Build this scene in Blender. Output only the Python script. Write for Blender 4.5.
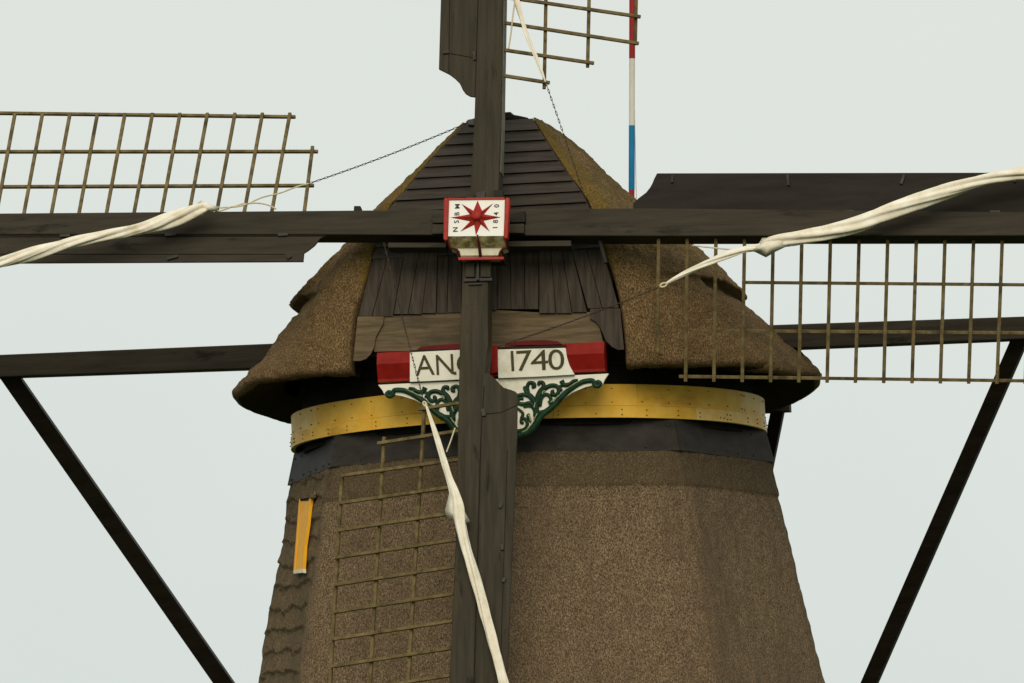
import bpy, bmesh, math, random
from mathutils import Vector, Matrix, noise
for o in list(bpy.data.objects): bpy.data.objects.remove(o)
scn = bpy.context.scene
COL = scn.collection
R = math.radians
W, HH = 1024, 683
# ------------------------------------------------------------------ camera
H = 12.5                                   # top of the thatched body
CAM = Vector((0, -118, 1.6)); ROLL = R(2.0)
FPX = 86.0 * math.sqrt(118**2 + (H-1.6)**2)
cam = bpy.data.cameras.new('camera'); camo = bpy.data.objects.new('camera', cam); COL.objects.link(camo)
cam.sensor_width = 36; cam.lens = FPX/W*36; cam.clip_start = 1; cam.clip_end = 6000
def cam_matrix(yaw, pitch):
    f = Vector((math.sin(yaw)*math.cos(pitch), math.cos(yaw)*math.cos(pitch), math.sin(pitch)))
    r0 = Vector((math.cos(yaw), -math.sin(yaw), 0)); u0 = r0.cross(f)
    # ROLL: the scene's up direction leans left in the picture
    u = u0*math.cos(ROLL) + r0*math.sin(ROLL); r = f.cross(u)
    return r.normalized(), u.normalized(), f.normalized()
yaw = pitch = 0.0
for _ in range(30):
    r, u, f = cam_matrix(yaw, pitch)
    d = Vector((0, 0, H)) - CAM
    px = W/2 + FPX*d.dot(r)/d.dot(f); py = HH/2 - FPX*d.dot(u)/d.dot(f)
    yaw += (px-530)/FPX; pitch += -(py-473)/FPX
CR, CU, CF = cam_matrix(yaw, pitch)
M = Matrix((( CR.x, CU.x, -CF.x, CAM.x), (CR.y, CU.y, -CF.y, CAM.y), (CR.z, CU.z, -CF.z, CAM.z), (0, 0, 0, 1)))
camo.matrix_world = M; scn.camera = camo
# ------------------------------------------------------------------ light
SUN_EL, SUN_AZ = R(30), R(-3)             # azimuth from the camera's back, negative = from the left
w = bpy.data.worlds.new('World'); scn.world = w; w.use_nodes = True
nt = w.node_tree; nt.nodes.clear()
out = nt.nodes.new('ShaderNodeOutputWorld'); mix = nt.nodes.new('ShaderNodeMixShader')
sky = nt.nodes.new('ShaderNodeTexSky'); sky.sky_type = 'NISHITA'; sky.sun_disc = False
sky.sun_elevation = SUN_EL; sky.sun_rotation = math.atan2(math.sin(SUN_AZ), -math.cos(SUN_AZ))
bg = nt.nodes.new('ShaderNodeBackground'); bg.inputs[1].default_value = 0.1
nt.links.new(sky.outputs[0], bg.inputs[0])
cl = nt.nodes.new('ShaderNodeBackground'); cl.inputs[1].default_value = 1.0
tc = nt.nodes.new('ShaderNodeTexCoord'); nz = nt.nodes.new('ShaderNodeTexNoise'); nz.inputs['Scale'].default_value = 9; nz.inputs['Detail'].default_value = 3
rp = nt.nodes.new('ShaderNodeValToRGB')
rp.color_ramp.elements[0].position = .3; rp.color_ramp.elements[0].color = (.580, .610, .590, 1)
rp.color_ramp.elements[1].position = .7; rp.color_ramp.elements[1].color = (.625, .645, .615, 1)
nt.links.new(tc.outputs['Generated'], nz.inputs['Vector']); nt.links.new(nz.outputs['Fac'], rp.inputs[0])
sp_ = nt.nodes.new('ShaderNodeSeparateXYZ'); nt.links.new(tc.outputs['Generated'], sp_.inputs[0])
mr_ = nt.nodes.new('ShaderNodeMapRange'); mr_.inputs[1].default_value = .055; mr_.inputs[2].default_value = .13; nt.links.new(sp_.outputs['Z'], mr_.inputs[0])
mx_ = nt.nodes.new('ShaderNodeMix'); mx_.data_type = 'RGBA'; mx_.blend_type = 'MULTIPLY'; mx_.inputs[0].default_value = 1
rm_ = nt.nodes.new('ShaderNodeValToRGB'); rm_.color_ramp.elements[0].color = (.93, .945, .95, 1); rm_.color_ramp.elements[1].color = (1.0, .995, .96, 1)
nt.links.new(mr_.outputs[0], rm_.inputs[0]); nt.links.new(rp.outputs[0], mx_.inputs[6]); nt.links.new(rm_.outputs[0], mx_.inputs[7]); nt.links.new(mx_.outputs[2], cl.inputs[0])
mix.inputs[0].default_value = .93
nt.links.new(bg.outputs[0], mix.inputs[1]); nt.links.new(cl.outputs[0], mix.inputs[2]); nt.links.new(mix.outputs[0], out.inputs[0])
sl = bpy.data.lights.new('sun', 'SUN'); sl.energy = 1.5; sl.angle = R(34); sl.color = (1, .90, .72)
so = bpy.data.objects.new('sun', sl); COL.objects.link(so)
sd = Vector((math.sin(SUN_AZ)*math.cos(SUN_EL), -math.cos(SUN_AZ)*math.cos(SUN_EL), math.sin(SUN_EL)))
so.rotation_euler = sd.to_track_quat('Z', 'Y').to_euler()
so.location = (-20, -40, 40)
vs = scn.view_settings; vs.view_transform = 'Standard'; vs.look = 'None'; vs.gamma = 1; vs.exposure = 0.3; vs.use_curve_mapping = False

# ------------------------------------------------------------------ frames
PSI, TAU = R(7.8), R(12)
MC = Matrix.Translation((0, 0, H)) @ Matrix.Rotation(-PSI, 4, 'Z')        # cap frame: front = -y
def ray(px, py, Mf):
    d = CR*((px-W/2)/FPX) + CU*(-(py-HH/2)/FPX) + CF
    Mi = Mf.inverted(); return Mi @ CAM, (Mi.to_3x3() @ d)
def hit(px, py, Mf, y0=0.0, kx=0.0, kz=0.0, x0=0.0, z0=0.0):
    """meet the pixel's ray with the plane y = y0 + kx*(x-x0) + kz*(z-z0) of a frame"""
    o, d = ray(px, py, Mf)
    t = (y0 + kx*(o.x-x0) + kz*(o.z-z0) - o.y)/(d.y - kx*d.x - kz*d.z)
    return o + d*t
hub = MC @ hit(478, 217, MC, -3.5)
MS = Matrix.Translation(hub) @ Matrix.Rotation(-PSI, 4, 'Z') @ Matrix.Rotation(-TAU, 4, 'X')   # sail frame: x right, z up, -y front
print('hub in cap', MC.inverted() @ hub, 'hub', hub)

# ------------------------------------------------------------------ helpers
class Frame:
    def __init__(s, m): s.m = m
def link(name, me, mat, parent=None, smooth=False):
    o = bpy.data.objects.new(name, me); COL.objects.link(o)
    for m_ in (mat if isinstance(mat, (list, tuple)) else [mat]): me.materials.append(m_)
    if isinstance(parent, Frame): o.parent = windmill; o.matrix_local = parent.m
    elif parent is not None: o.parent = parent
    if smooth:
        for p in me.polygons: p.use_smooth = True
    return o
def tag(o, label=None, cat=None, group=None, kind=None):
    for k, v in (('label', label), ('category', cat), ('group', group), ('kind', kind)):
        if v: o[k] = v
    return o
def empty(name, mat4, label, cat, group=None):
    o = bpy.data.objects.new(name, None); COL.objects.link(o); o.matrix_world = mat4; o.empty_display_size = .5
    return tag(o, label, cat, group)
class MB:
    def __init__(s): s.v = []; s.f = []; s.mi = []
    def add(s, vs_, fs, mi=0):
        n = len(s.v); s.v += [tuple(a) for a in vs_]; s.f += [tuple(n+i for i in q) for q in fs]; s.mi += [mi]*len(fs)
    def box(s, a, b, mi=0):
        x0, y0, z0 = a; x1, y1, z1 = b
        s.add([(x0,y0,z0),(x1,y0,z0),(x1,y1,z0),(x0,y1,z0),(x0,y0,z1),(x1,y0,z1),(x1,y1,z1),(x0,y1,z1)],
              [(0,3,2,1),(4,5,6,7),(0,1,5,4),(1,2,6,5),(2,3,7,6),(3,0,4,7)], mi)
    def bar(s, p, q, wx, wy, up=Vector((0,1,0)), mi=0, taper=1.0):
        """rectangular bar from p to q; wy is measured along up, wx across it"""
        p, q = Vector(p), Vector(q); d = (q-p).normalized(); up = Vector(up); up = (up - d*up.dot(d)).normalized(); sx = d.cross(up)
        vs_ = []
        for c, k in ((p, 1.0), (q, taper)):
            for a, b in ((-1,-1),(1,-1),(1,1),(-1,1)): vs_.append(c + sx*(a*wx/2*k) + up*(b*wy/2*k))
        s.add(vs_, [(0,3,2,1),(4,5,6,7),(0,1,5,4),(1,2,6,5),(2,3,7,6),(3,0,4,7)], mi)
    def prism(s, pts, y0, y1, mi=0):
        """outline of (x, z) points, pushed from y0 (front) to y1; y0/y1 may be functions of (x, z)"""
        n = len(pts); g0 = y0 if callable(y0) else (lambda x, z: y0); g1 = y1 if callable(y1) else (lambda x, z: y1)
        s.add([(x, g0(x, z), z) for x, z in pts] + [(x, g1(x, z), z) for x, z in pts],
              [tuple(range(n)), tuple(range(2*n-1, n-1, -1))] + [(i, i+n, (i+1) % n + n, (i+1) % n) for i in range(n)], mi)
    def tube(s, pts, rad, seg=8, lobes=0, depth=0, twist=0, flat=1.0, mi=0, nz=0, seed=0):
        P = [Vector(p) for p in pts]; n = len(P); rr = rad if isinstance(rad, (list, tuple)) else [rad]*n
        base = len(s.v); up = Vector((0, 1, 0)); L = 0
        for i, p in enumerate(P):
            t = (P[min(i+1, n-1)] - P[max(i-1, 0)]).normalized()
            if abs(t.y) > .95: up = Vector((0, 0, 1))
            u_ = (up - t*up.dot(t)).normalized(); w_ = t.cross(u_)
            if i: L += (P[i]-P[i-1]).length
            for k in range(seg):
                a = 2*math.pi*k/seg
                r_ = rr[i]*(1 + depth*(1.6*abs(math.sin(lobes*a/2 + twist*L/2)) - 1) + depth*.8*(abs(math.cos((lobes+2)*a/2 + twist*.8*L + 1)) - .5)) if lobes else rr[i]
                if nz: r_ *= 1 + nz*noise.noise(Vector((math.cos(a)*1.5+seed, math.sin(a)*1.5, L*4)))
                s.v.append(tuple(p + w_*(math.cos(a)*r_) + u_*(math.sin(a)*r_*flat)))
        for i in range(n-1):
            for k in range(seg):
                a = base+i*seg+k; b = base+i*seg+(k+1) % seg
                s.f.append((a, b, b+seg, a+seg)); s.mi.append(mi)
        s.f.append(tuple(base+k for k in range(seg-1, -1, -1))); s.mi.append(mi)
        s.f.append(tuple(base+(n-1)*seg+k for k in range(seg))); s.mi.append(mi)
    def build(s, name, mat, parent=None, smooth=False, bevel=0, auto=None):
        me = bpy.data.meshes.new(name); me.from_pydata(s.v, [], s.f); me.update()
        bm = bmesh.new(); bm.from_mesh(me); bmesh.ops.recalc_face_normals(bm, faces=bm.faces)
        bm.faces.ensure_lookup_table()
        bm.to_mesh(me); bm.free()
        o = link(name, me, mat, parent, smooth)
        for p, m_ in zip(me.polygons, s.mi): p.material_index = m_
        if bevel:
            b = o.modifiers.new('bevel', 'BEVEL'); b.width = bevel; b.segments = 2; b.limit_method = 'ANGLE'; b.angle_limit = R(40)
        if auto and smooth: me.set_sharp_from_angle(angle=R(auto))
        return o
def spline(pts, n=8):
    """Catmull-Rom through points of any dimension"""
    P = [list(p) for p in pts]; P = [[2*a-b for a, b in zip(P[0], P[1])]] + P + [[2*a-b for a, b in zip(P[-1], P[-2])]]
    o = []
    for i in range(1, len(P)-2):
        for k in range(n):
            t = k/n; o.append([.5*((2*b) + (-a+c)*t + (2*a-5*b+4*c-d)*t*t + (-a+3*b-3*c+d)*t**3) for a, b, c, d in zip(P[i-1], P[i], P[i+1], P[i+2])])
    o.append(P[-2]); return o
def lerp_table(tab, x):
    """tab: sorted (x, y)"""
    if x <= tab[0][0]: return tab[0][1]
    for (a, b), (c, d) in zip(tab, tab[1:]):
        if x <= c: return b + (d-b)*(x-a)/(c-a)
    return tab[-1][1]
def sm(a, b, x):
    t = min(1, max(0, (x-a)/(b-a))); return t*t*(3-2*t)

# ------------------------------------------------------------------ materials
def material(name, c0, c1, scale=6, rough=.7, bump=.2, bscale=None, stretch=(1,1,1), detail=5, dirt=None, dscale=1.5, dlo=.5, dhi=.7, spec=.12, dist=.01, dstretch=(1,1,1), p0=.35, p1=.65, blotch=None):
    m = bpy.data.materials.new(name); m.use_nodes = True; t = m.node_tree; N = t.nodes; Lk = t.links
    b = N['Principled BSDF']; b.inputs['Roughness'].default_value = rough; b.inputs['Specular IOR Level'].default_value = spec
    tc = N.new('ShaderNodeTexCoord'); mp = N.new('ShaderNodeMapping'); mp.inputs['Scale'].default_value = stretch
    Lk.new(tc.outputs['Object'], mp.inputs[0])
    n1 = N.new('ShaderNodeTexNoise'); n1.inputs['Scale'].default_value = scale; n1.inputs['Detail'].default_value = detail; n1.inputs['Roughness'].default_value = .6
    Lk.new(mp.outputs[0], n1.inputs['Vector'])
    r = N.new('ShaderNodeValToRGB'); r.color_ramp.elements[0].position = p0; r.color_ramp.elements[1].position = p1
    r.color_ramp.elements[0].color = (*c0, 1); r.color_ramp.elements[1].color = (*c1, 1)
    Lk.new(n1.outputs['Fac'], r.inputs[0]); colr = r.outputs[0]
    if dirt:
        for (dc, ds, lo, hi, strc) in ([(dirt, dscale, dlo, dhi, dstretch)] if not isinstance(dirt, list) else dirt):
            mp2 = N.new('ShaderNodeMapping'); mp2.inputs['Scale'].default_value = strc; Lk.new(tc.outputs['Object'], mp2.inputs[0])
            n2 = N.new('ShaderNodeTexNoise'); n2.inputs['Scale'].default_value = ds; n2.inputs['Detail'].default_value = 6; n2.inputs['Roughness'].default_value = .65
            Lk.new(mp2.outputs[0], n2.inputs['Vector'])
            mr = N.new('ShaderNodeMapRange'); mr.inputs[1].default_value = lo; mr.inputs[2].default_value = hi; Lk.new(n2.outputs['Fac'], mr.inputs[0])
            mx = N.new('ShaderNodeMix'); mx.data_type = 'RGBA'; Lk.new(mr.outputs[0], mx.inputs[0]); Lk.new(colr, mx.inputs[6]); mx.inputs[7].default_value = (*dc, 1)
            colr = mx.outputs[2]
    Lk.new(colr, b.inputs['Base Color'])
    if bump:
        n3 = N.new('ShaderNodeTexNoise'); n3.inputs['Scale'].default_value = bscale or scale; n3.inputs['Detail'].default_value = 5; Lk.new(mp.outputs[0], n3.inputs['Vector'])
        bp = N.new('ShaderNodeBump'); bp.inputs['Strength'].default_value = bump; bp.inputs['Distance'].default_value = dist
        Lk.new(n3.outputs['Fac'], bp.inputs['Height']); Lk.new(bp.outputs[0], b.inputs['Normal'])
    return m
tar_h = material('tarred_wood_horizontal', (.027,.022,.015), (.046,.037,.025), 5, .62, .25, 14, (.25,1,3), dirt=[((.045,.037,.024), 1.2, .56, .78, (.3,1,1)), ((.012,.009,.006), 3, .6, .7, (.5,1,2))])
tar_v = material('tarred_wood_vertical', (.027,.023,.014), (.047,.039,.025), 5, .62, .25, 14, (3,1,.25), dirt=[((.058,.046,.024), 1.2, .55, .75, (1,1,.3)), ((.012,.009,.006), 3, .6, .7, (2,1,.5))])
tar_dark = material('black_tarred_board', (.012,.009,.006), (.021,.016,.011), 5, .6, .2, 12, (.3,1,2))
boardm = material('weatherboard_dark_brown', (.031,.025,.020), (.053,.044,.036), 5, .65, .25, 14, (.4,1,4), dirt=[((.07,.06,.05), 2, .6, .8, (.3,1,1))])
plankm = material('weathered_vertical_planks', (.034,.027,.021), (.068,.054,.041), 6, .7, .3, 16, (4,1,.35), dirt=[((.09,.066,.042), 1.6, .6, .85, (2,1,.3))])
lintelm = material('weathered_brown_oak', (.085,.062,.034), (.155,.113,.064), 6, .75, .3, 16, (.35,1,4), dirt=[((.05,.04,.03), 2.2, .55, .75, (.4,1,1.5))])
latm = material('mossy_lattice_wood', (.085,.064,.026), (.185,.138,.062), 9, .8, .25, 30, dirt=[((.050,.038,.020), 3, .54, .70, (1,1,1)), ((.24,.17,.09), 4, .62, .75, (1,1,1))])
whitem = material('white_paint', (.74,.71,.60), (.82,.79,.70), 4, .5, .08, 10, dirt=[((.50,.46,.32), 3, .56, .82, (1,1,1)), ((.42,.36,.24), 14, .66, .76, (1,1,.4))])
hubwhite = material('white_gloss_paint', (.80,.79,.74), (.84,.83,.79), 5, .45, .05, 10)
mossw = material('mossy_white_paint', (.13,.105,.035), (.48,.40,.22), 11, .7, .15, 20, p0=.42, p1=.68)
creamw = material('cream_white_paint', (.62,.56,.38), (.76,.72,.58), 9, .6, .1, 20)
redm = material('red_paint', (.19,.009,.006), (.26,.014,.009), 6, .42, .08, 12, dirt=[((.13,.008,.007), 4, .6, .75, (1,1,1))])
hubred = material('bright_red_paint', (.27,.018,.012), (.36,.03,.02), 6, .42, .08, 12)
reddark = material('dark_red_paint', (.09,.006,.005), (.14,.009,.008), 6, .5, .08, 12)
pale_yellow = material('pale_yellow_paint', (.78,.49,.13), (.84,.60,.24), 4, .5, .08, 12, dirt=[((.74,.42,.06), 2.5, .48, .66, (.5,.5,1))])  # paler yellow for some boards near the ring's visible ends
greenm = material('dark_green_paint', (.007,.026,.012), (.014,.048,.022), 14, .4, .1, 20)
olive = material('olive_letter_paint', (.048,.044,.018), (.075,.068,.028), 14, .6, 0)
ink = material('black_letter_paint', (.03,.025,.03), (.05,.04,.045), 14, .6, 0)
yellowm = material('yellow_paint', (.76,.42,.045), (.84,.51,.085), 5, .45, .08, 12, dirt=[((.46,.23,.03), 3.2, .56, .75, (.35,.35,1)), ((.40,.22,.05), 14, .68, .74, (1,1,1))])
yellow2 = material('ochre_yellow_paint', (.78,.36,.012), (.84,.42,.02), 7, .5, .08, 12)
bandm = material('slate_black_band', (.028,.024,.021), (.044,.039,.035), 4, .6, .15, 8, (1,1,2), dirt=[((.045,.037,.029), 1.8, .55, .8, (1,1,1))], spec=.08)
ropem = material('pale_rope', (.5,.43,.28), (.62,.55,.38), 20, .9, 0)
cloth = material('cream_canvas', (.70,.63,.49), (.84,.79,.68), 5, .85, .25, 22, dirt=[((.50,.40,.24), 3, .58, .8, (1,1,1))], dist=.02)
ironm = material('dark_iron', (.03,.028,.026), (.06,.055,.05), 9, .55, .2)
chainm = material('grey_chain_steel', (.030,.024,.020), (.060,.048,.038), 9, .5, 0)
nailm = material('rusty_nail', (.10,.05,.015), (.15,.08,.03), 9, .8, 0)
void = material('dark_void', (.010,.008,.006), (.02,.016,.012), 4, .9, .2)  # near-black colour holds the shade of the open cap interior; also used for seams
bluem = material('blue_paint', (.012,.17,.36), (.016,.20,.42), 5, .45, .05)
polewhite = material('pole_white_paint', (.66,.62,.55), (.72,.69,.62), 5, .5, .05)
polered = material('pole_red_paint', (.30,.02,.022), (.36,.03,.03), 5, .45, .05)
brickm = material('dark_brick', (.16,.08,.05), (.26,.14,.09), 8, .85, .3)
grassm = material('polder_grass', (.025,.045,.012), (.05,.08,.022), .4, .95, .5, 5)

def thatch_mat(name, dark, mid, light, moss=None, tower=False):
    m = bpy.data.materials.new(name); m.use_nodes = True; t = m.node_tree; N = t.nodes; Lk = t.links
    b = N['Principled BSDF']; b.inputs['Roughness'].default_value = .95; b.inputs['Specular IOR Level'].default_value = .12
    tc = N.new('ShaderNodeTexCoord')
    def nz(scale, det, st=(1,1,1), rough=.6):
        mp = N.new('ShaderNodeMapping'); mp.inputs['Scale'].default_value = st; Lk.new(tc.outputs['Object'], mp.inputs[0])
        n = N.new('ShaderNodeTexNoise'); n.inputs['Scale'].default_value = scale; n.inputs['Detail'].default_value = det; n.inputs['Roughness'].default_value = rough
        Lk.new(mp.outputs[0], n.inputs['Vector']); return n.outputs['Fac']
    def rng(s_, a, b_, c=0., d=1.):
        r = N.new('ShaderNodeMapRange'); r.inputs[1].default_value = a; r.inputs[2].default_value = b_; r.inputs[3].default_value = c; r.inputs[4].default_value = d; Lk.new(s_, r.inputs[0]); return r.outputs[0]
    def mixc(f_, A, B, mode='MIX'):
        x = N.new('ShaderNodeMix'); x.data_type = 'RGBA'; x.blend_type = mode
        if isinstance(f_, float): x.inputs[0].default_value = f_
        else: Lk.new(f_, x.inputs[0])
        for i, q in ((6, A), (7, B)):
            if isinstance(q, tuple): x.inputs[i].default_value = (*q, 1)
            else: Lk.new(q, x.inputs[i])
        return x.outputs[2]
    fine = nz(72, 3, (1,1,.6), .85); med = nz(5, 4, (1,1,.6)); big = nz(.8, 4, (1.3,1.3,.5))
    r = N.new('ShaderNodeValToRGB'); e = r.color_ramp.elements; e[0].position = .36; e[0].color = (*dark, 1); e[1].position = .66; e[1].color = (*light, 1)
    k = e.new(.5); k.color = (*mid, 1); Lk.new(fine, r.inputs[0]); c = r.outputs[0]
    c = mixc(rng(med, .42, .62, 0, .25), c, tuple(x*.62 for x in mid))
    c = mixc(rng(big, .42, .66, 0, .38), c, tuple(x*.66 for x in mid))
    streak = nz(3.2, 3, (2.2,2.2,.12)); c = mixc(rng(streak, .52, .7, 0, .26), c, tuple(x*.5 for x in mid))
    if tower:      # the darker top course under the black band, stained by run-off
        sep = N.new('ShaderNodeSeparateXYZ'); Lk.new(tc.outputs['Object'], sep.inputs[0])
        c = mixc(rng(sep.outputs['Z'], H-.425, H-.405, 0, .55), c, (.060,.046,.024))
    if moss:
        sep = N.new('ShaderNodeSeparateXYZ'); Lk.new(tc.outputs['Object'], sep.inputs[0])
        a = rng(sep.outputs['Z'], 1.6, 3.6, 0, .75); mm = N.new('ShaderNodeMath'); mm.operation = 'MULTIPLY'; Lk.new(a, mm.inputs[0]); Lk.new(rng(nz(2.2, 5), .40, .60), mm.inputs[1])
        c = mixc(mm.outputs[0], c, moss)
    Lk.new(c, b.inputs['Base Color'])
    bp = N.new('ShaderNodeBump'); bp.inputs['Strength'].default_value = .8; bp.inputs['Distance'].default_value = .02
    Lk.new(fine, bp.inputs['Height'])
    bp2 = N.new('ShaderNodeBump'); bp2.inputs['Strength'].default_value = .5; bp2.inputs['Distance'].default_value = .08
    Lk.new(med, bp2.inputs['Height']); Lk.new(bp.outputs[0], bp2.inputs['Normal']); Lk.new(bp2.outputs[0], b.inputs['Normal'])
    return m
th_tower = thatch_mat('tower_reed_thatch', (.034,.023,.011), (.160,.108,.064), (.40,.295,.18), tower=True)
th_side = thatch_mat('weathered_reed_thatch', (.036,.025,.012), (.135,.097,.053), (.34,.25,.15))
th_cap = thatch_mat('cap_reed_thatch', (.030,.019,.008), (.150,.093,.042), (.42,.28,.135), moss=(.085,.070,.016))

# ------------------------------------------------------------------ ground
g = MB(); g.add([(-3000,-3000,0),(3000,-3000,0),(3000,3000,0),(-3000,3000,0)], [(0,1,2,3)])
tag(g.build('ground', grassm), kind='structure')

# ------------------------------------------------------------------ tower
windmill = empty('windmill', Matrix(), 'thatched windmill with yellow ring, dated white board and four dark sails', 'windmill')
tower = Frame(Matrix())
CORN = -8.0; RC0 = 2.835
def oct_r(th):
    d = ((th - CORN + 22.5) % 45) - 22.5          # angle from nearest corner
    e = 22.5 - abs(d)                              # angle from facet middle
    r_ = math.cos(R(22.5))/math.cos(R(e))
    return r_ - .010*(1-sm(0, 3.0, abs(d)))
def slope_r(z): return RC0 + (H - z)*.212
def facet_axis(th): return (th - CORN) % 360
rows = []; z = H
while z > H-3.2: rows.append(z); z -= .022
while z > 1.2: rows.append(z); z -= .4
rows.append(1.2)
ths = [CORN-90+.5*i for i in range(720)]
tv = []; tf = []
for z in rows:
    R0 = slope_r(z)
    for th in ths:
        r_ = R0*oct_r(th)
        x = r_*math.sin(R(th)); y = -r_*math.cos(R(th))
        off = .012*noise.noise(Vector((x*9, y*9, z*9))) + .02*noise.noise(Vector((x*1.5, y*1.5, z*1.2)))
        off += .018*sm(H-.425, H-.405, z)
        if -99 < th < -54 and z < H-.02:                      # weathered facet with overlapping courses
            s_ = (th+98)/45; wob = .30*noise.noise(Vector((s_*4, z*.9, 3)))
            sc_ = s_*2.6 + .5*(math.floor((H-z)/.25) % 2)
            ph = (H - z)/.25 + wob - .45*s_ + .20*abs(math.sin(sc_*math.pi))
            saw = (ph % 1.0)
            off += .034*(saw**1.5 - .5)*sm(-98.5, -94, th)*(1-sm(-60, -55, th)) + .02*noise.noise(Vector((x*5, y*5, z*4)))
        dcor = abs(th+53)
        off += .030*(1-sm(1.5, 3.2, dcor)) if z < H-.3 else 0
        x += math.sin(R(th))*off; y -= math.cos(R(th))*off
        tv.append((x, y, z))
n = len(ths)
for i in range(len(rows)-1):
    for j in range(n):
        a = i*n+j; b = i*n+(j+1) % n; tf.append((a, b, b+n, a+n))
tf.append(tuple(range(n)))
me = bpy.data.meshes.new('thatch_wall'); me.from_pydata(tv, [], tf)
ob = link('thatch_wall', me, [th_tower, th_side], tower, True)
for i, p in enumerate(me.polygons):
    if i < (len(rows)-1)*n:
        th = ths[i % n]
        if -99 < th < -56 and i//n*0.022 > .0: p.material_index = 1
m_ = MB()
for k in range(8):
    a0, a1 = R(CORN+45*k), R(CORN+45*(k+1))
    q = []
    for rr, z in ((slope_r(1.2)-.15, 1.2), (slope_r(0)-.1, -.1)):
        for a in (a0, a1): q.append((rr*math.sin(a), -rr*math.cos(a), z))
    m_.add(q, [(0,1,3,2)])
m_.build('brick_base', brickm, tower)
# black flared band, one board per facet
for k in range(8):
    a0, a1 = CORN+45*k, CORN+45*(k+1)
    bb = MB(); jog = [0, .012, .0, .008, 0, .006, 0, .01][k]
    pts = []
    for a in (a0, a1):
        for rr, z in ((2.855+jog, H-.01), (2.765+jog, H+.352+jog), (2.68, H+.352+jog), (2.77, H-.01)):
            pts.append((rr*math.sin(R(a)), -rr*math.cos(R(a)), z))
    bb.add(pts, [(0,1,2,3),(7,6,5,4),(0,4,5,1),(1,5,6,2),(2,6,7,3),(3,7,4,0)])
    nl = bb; rng_ = random.Random(k)
    for s_ in (.06, .2, .36, .5, .64, .8, .94):
        for tz in (.14, .86):
            zz = H-.01 + .345*tz; rr = 2.86+jog - .09*tz + .004
            p0 = Vector((rr*math.sin(R(a0)), -rr*math.cos(R(a0)), zz)); p1 = Vector((rr*math.sin(R(a1)), -rr*math.cos(R(a1)), zz))
            if rng_.random() < .45: continue
            c = p0.lerp(p1, s_ + rng_.uniform(-.02, .02)); nn = Vector((c.x, c.y, 0)).normalized()
            nl.tube([c - nn*.01, c + nn*.006], .012, 6, mi=1)
    bb.build('black_board', [bandm, ironm], tower)
# a short slipped trim board and the ring that carries the cap
def ring(name, r0, r1, z0, z1, mat, parent,  a0=0., a1=360., seg=180, thick=.05, nails=None):
    b = MB(); N_ = max(2, int(seg*(a1-a0)/360)); base = 0; vs_ = []; fs = []
    for i in range(N_+1):
        a = R(a0 + (a1-a0)*i/N_); sn, cs = math.sin(a), -math.cos(a)
        for rr, z in ((r0, z0), (r1, z1), (r1-thick, z1), (r0-thick, z0)): vs_.append((rr*sn, rr*cs, z))
    for i in range(N_):
        for k in range(4): fs.append((4*i+k, 4*i+(k+1) % 4, 4*i+4+(k+1) % 4, 4*i+4+k))
    fs += [(0,1,2,3), tuple(4*N_+k for k in (3,2,1,0))]
    b.add(vs_, fs)
    if nails: nails(b)
    return b.build(name, mat, parent, True, auto=30)
RR = 2.755
ups = [-104, -62, -22, 27, 62, 118, 178, 256]; los = [-128, -80, -40, 6, 44, 95, 150, 232]
for arr, r_, z0, z1 in ((ups, RR, H+.500, H+.745), (los, RR+.014, H+.362, H+.496)):
    for i, a in enumerate(arr):
        b_ = arr[(i+1) % 8] + (360 if i == 7 else 0)
        def nails(nl, a=a, b_=b_, r_=r_, z0=z0, z1=z1):
            q = a+1.2; rn = random.Random(int(a)+500)
            while q < b_-.5:
                for zz in ((z0+.035, z1-.05) if rn.random() < .8 else (z0+.04,)):
                    sp = Vector((math.sin(R(q)), -math.cos(R(q)), 0)); c = sp*(r_+.010) + Vector((0,0,zz+rn.uniform(-.008,.008)))
                    nl.tube([c - sp*.012, c + sp*.002], .0075, 6, mi=1)
                q += rn.choice([1.4, 6.5, 7.5, 9])
        ring('yellow_board', r_ + (i % 3)*.004, r_ + (i % 2)*.005, z0, z1, [pale_yellow if a in (62, 44, -104, -128) else yellowm, nailm], tower, a+.04, b_-.04, nails=nails)
ring('inner_curb', 2.62, 2.62, H+.3, H+1.25, void, tower, thick=.3)
# window in the left facet
z1, z0 = H-.10, H-2.0
A = [Vector((slope_r(z)*math.sin(R(t)), -slope_r(z)*math.cos(R(t)), z)) for z, t in ((z1,-98),(z1,-53),(z0,-98))]
ex = (A[1]-A[0]).normalized(); nn = ex.cross(A[0]-A[2]).normalized(); ez = nn.cross(ex)*1.0
if nn.dot(Vector((-1,0,0))) < 0: nn = -nn
ez = ex.cross(-nn) if ex.cross(-nn).z > 0 else -ex.cross(-nn)
MF = Matrix.Translation(A[0] + nn*.025)
MF = MF @ Matrix(((ex.x, -nn.x, ez.x, 0), (ex.y, -nn.y, ez.y, 0), (ex.z, -nn.z, ez.z, 0), (0,0,0,1)))
def wpt(px, py, y=-.05): h = hit(px, py, MF, y); return (h.x, h.z)
def fr_prism(name, pix, y0, y1, mat, parent, Mf, bevel=0):
    b = MB(); pts = [(lambda h: (h.x, h.z))(hit(a, c, Mf, y0)) for a, c in pix]; b.prism(pts, y0, y1)
    for i, v in enumerate(b.v): b.v[i] = tuple(Mf @ Vector(v))
    return b.build(name, mat, parent, bevel=bevel)
fr_prism('window_top_shade', [(300.0,495),(309.6,494.5),(309.3,500.5),(300.0,501)], -.034, .0, void, tower, MF)  # dark strip paints the shade at the top of the window
win = fr_prism('window_shutter', [(300.5,497),(309.5,497.5),(302,570.5),(294.6,571)], -.028, .0, yellow2, tower, MF)
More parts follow.
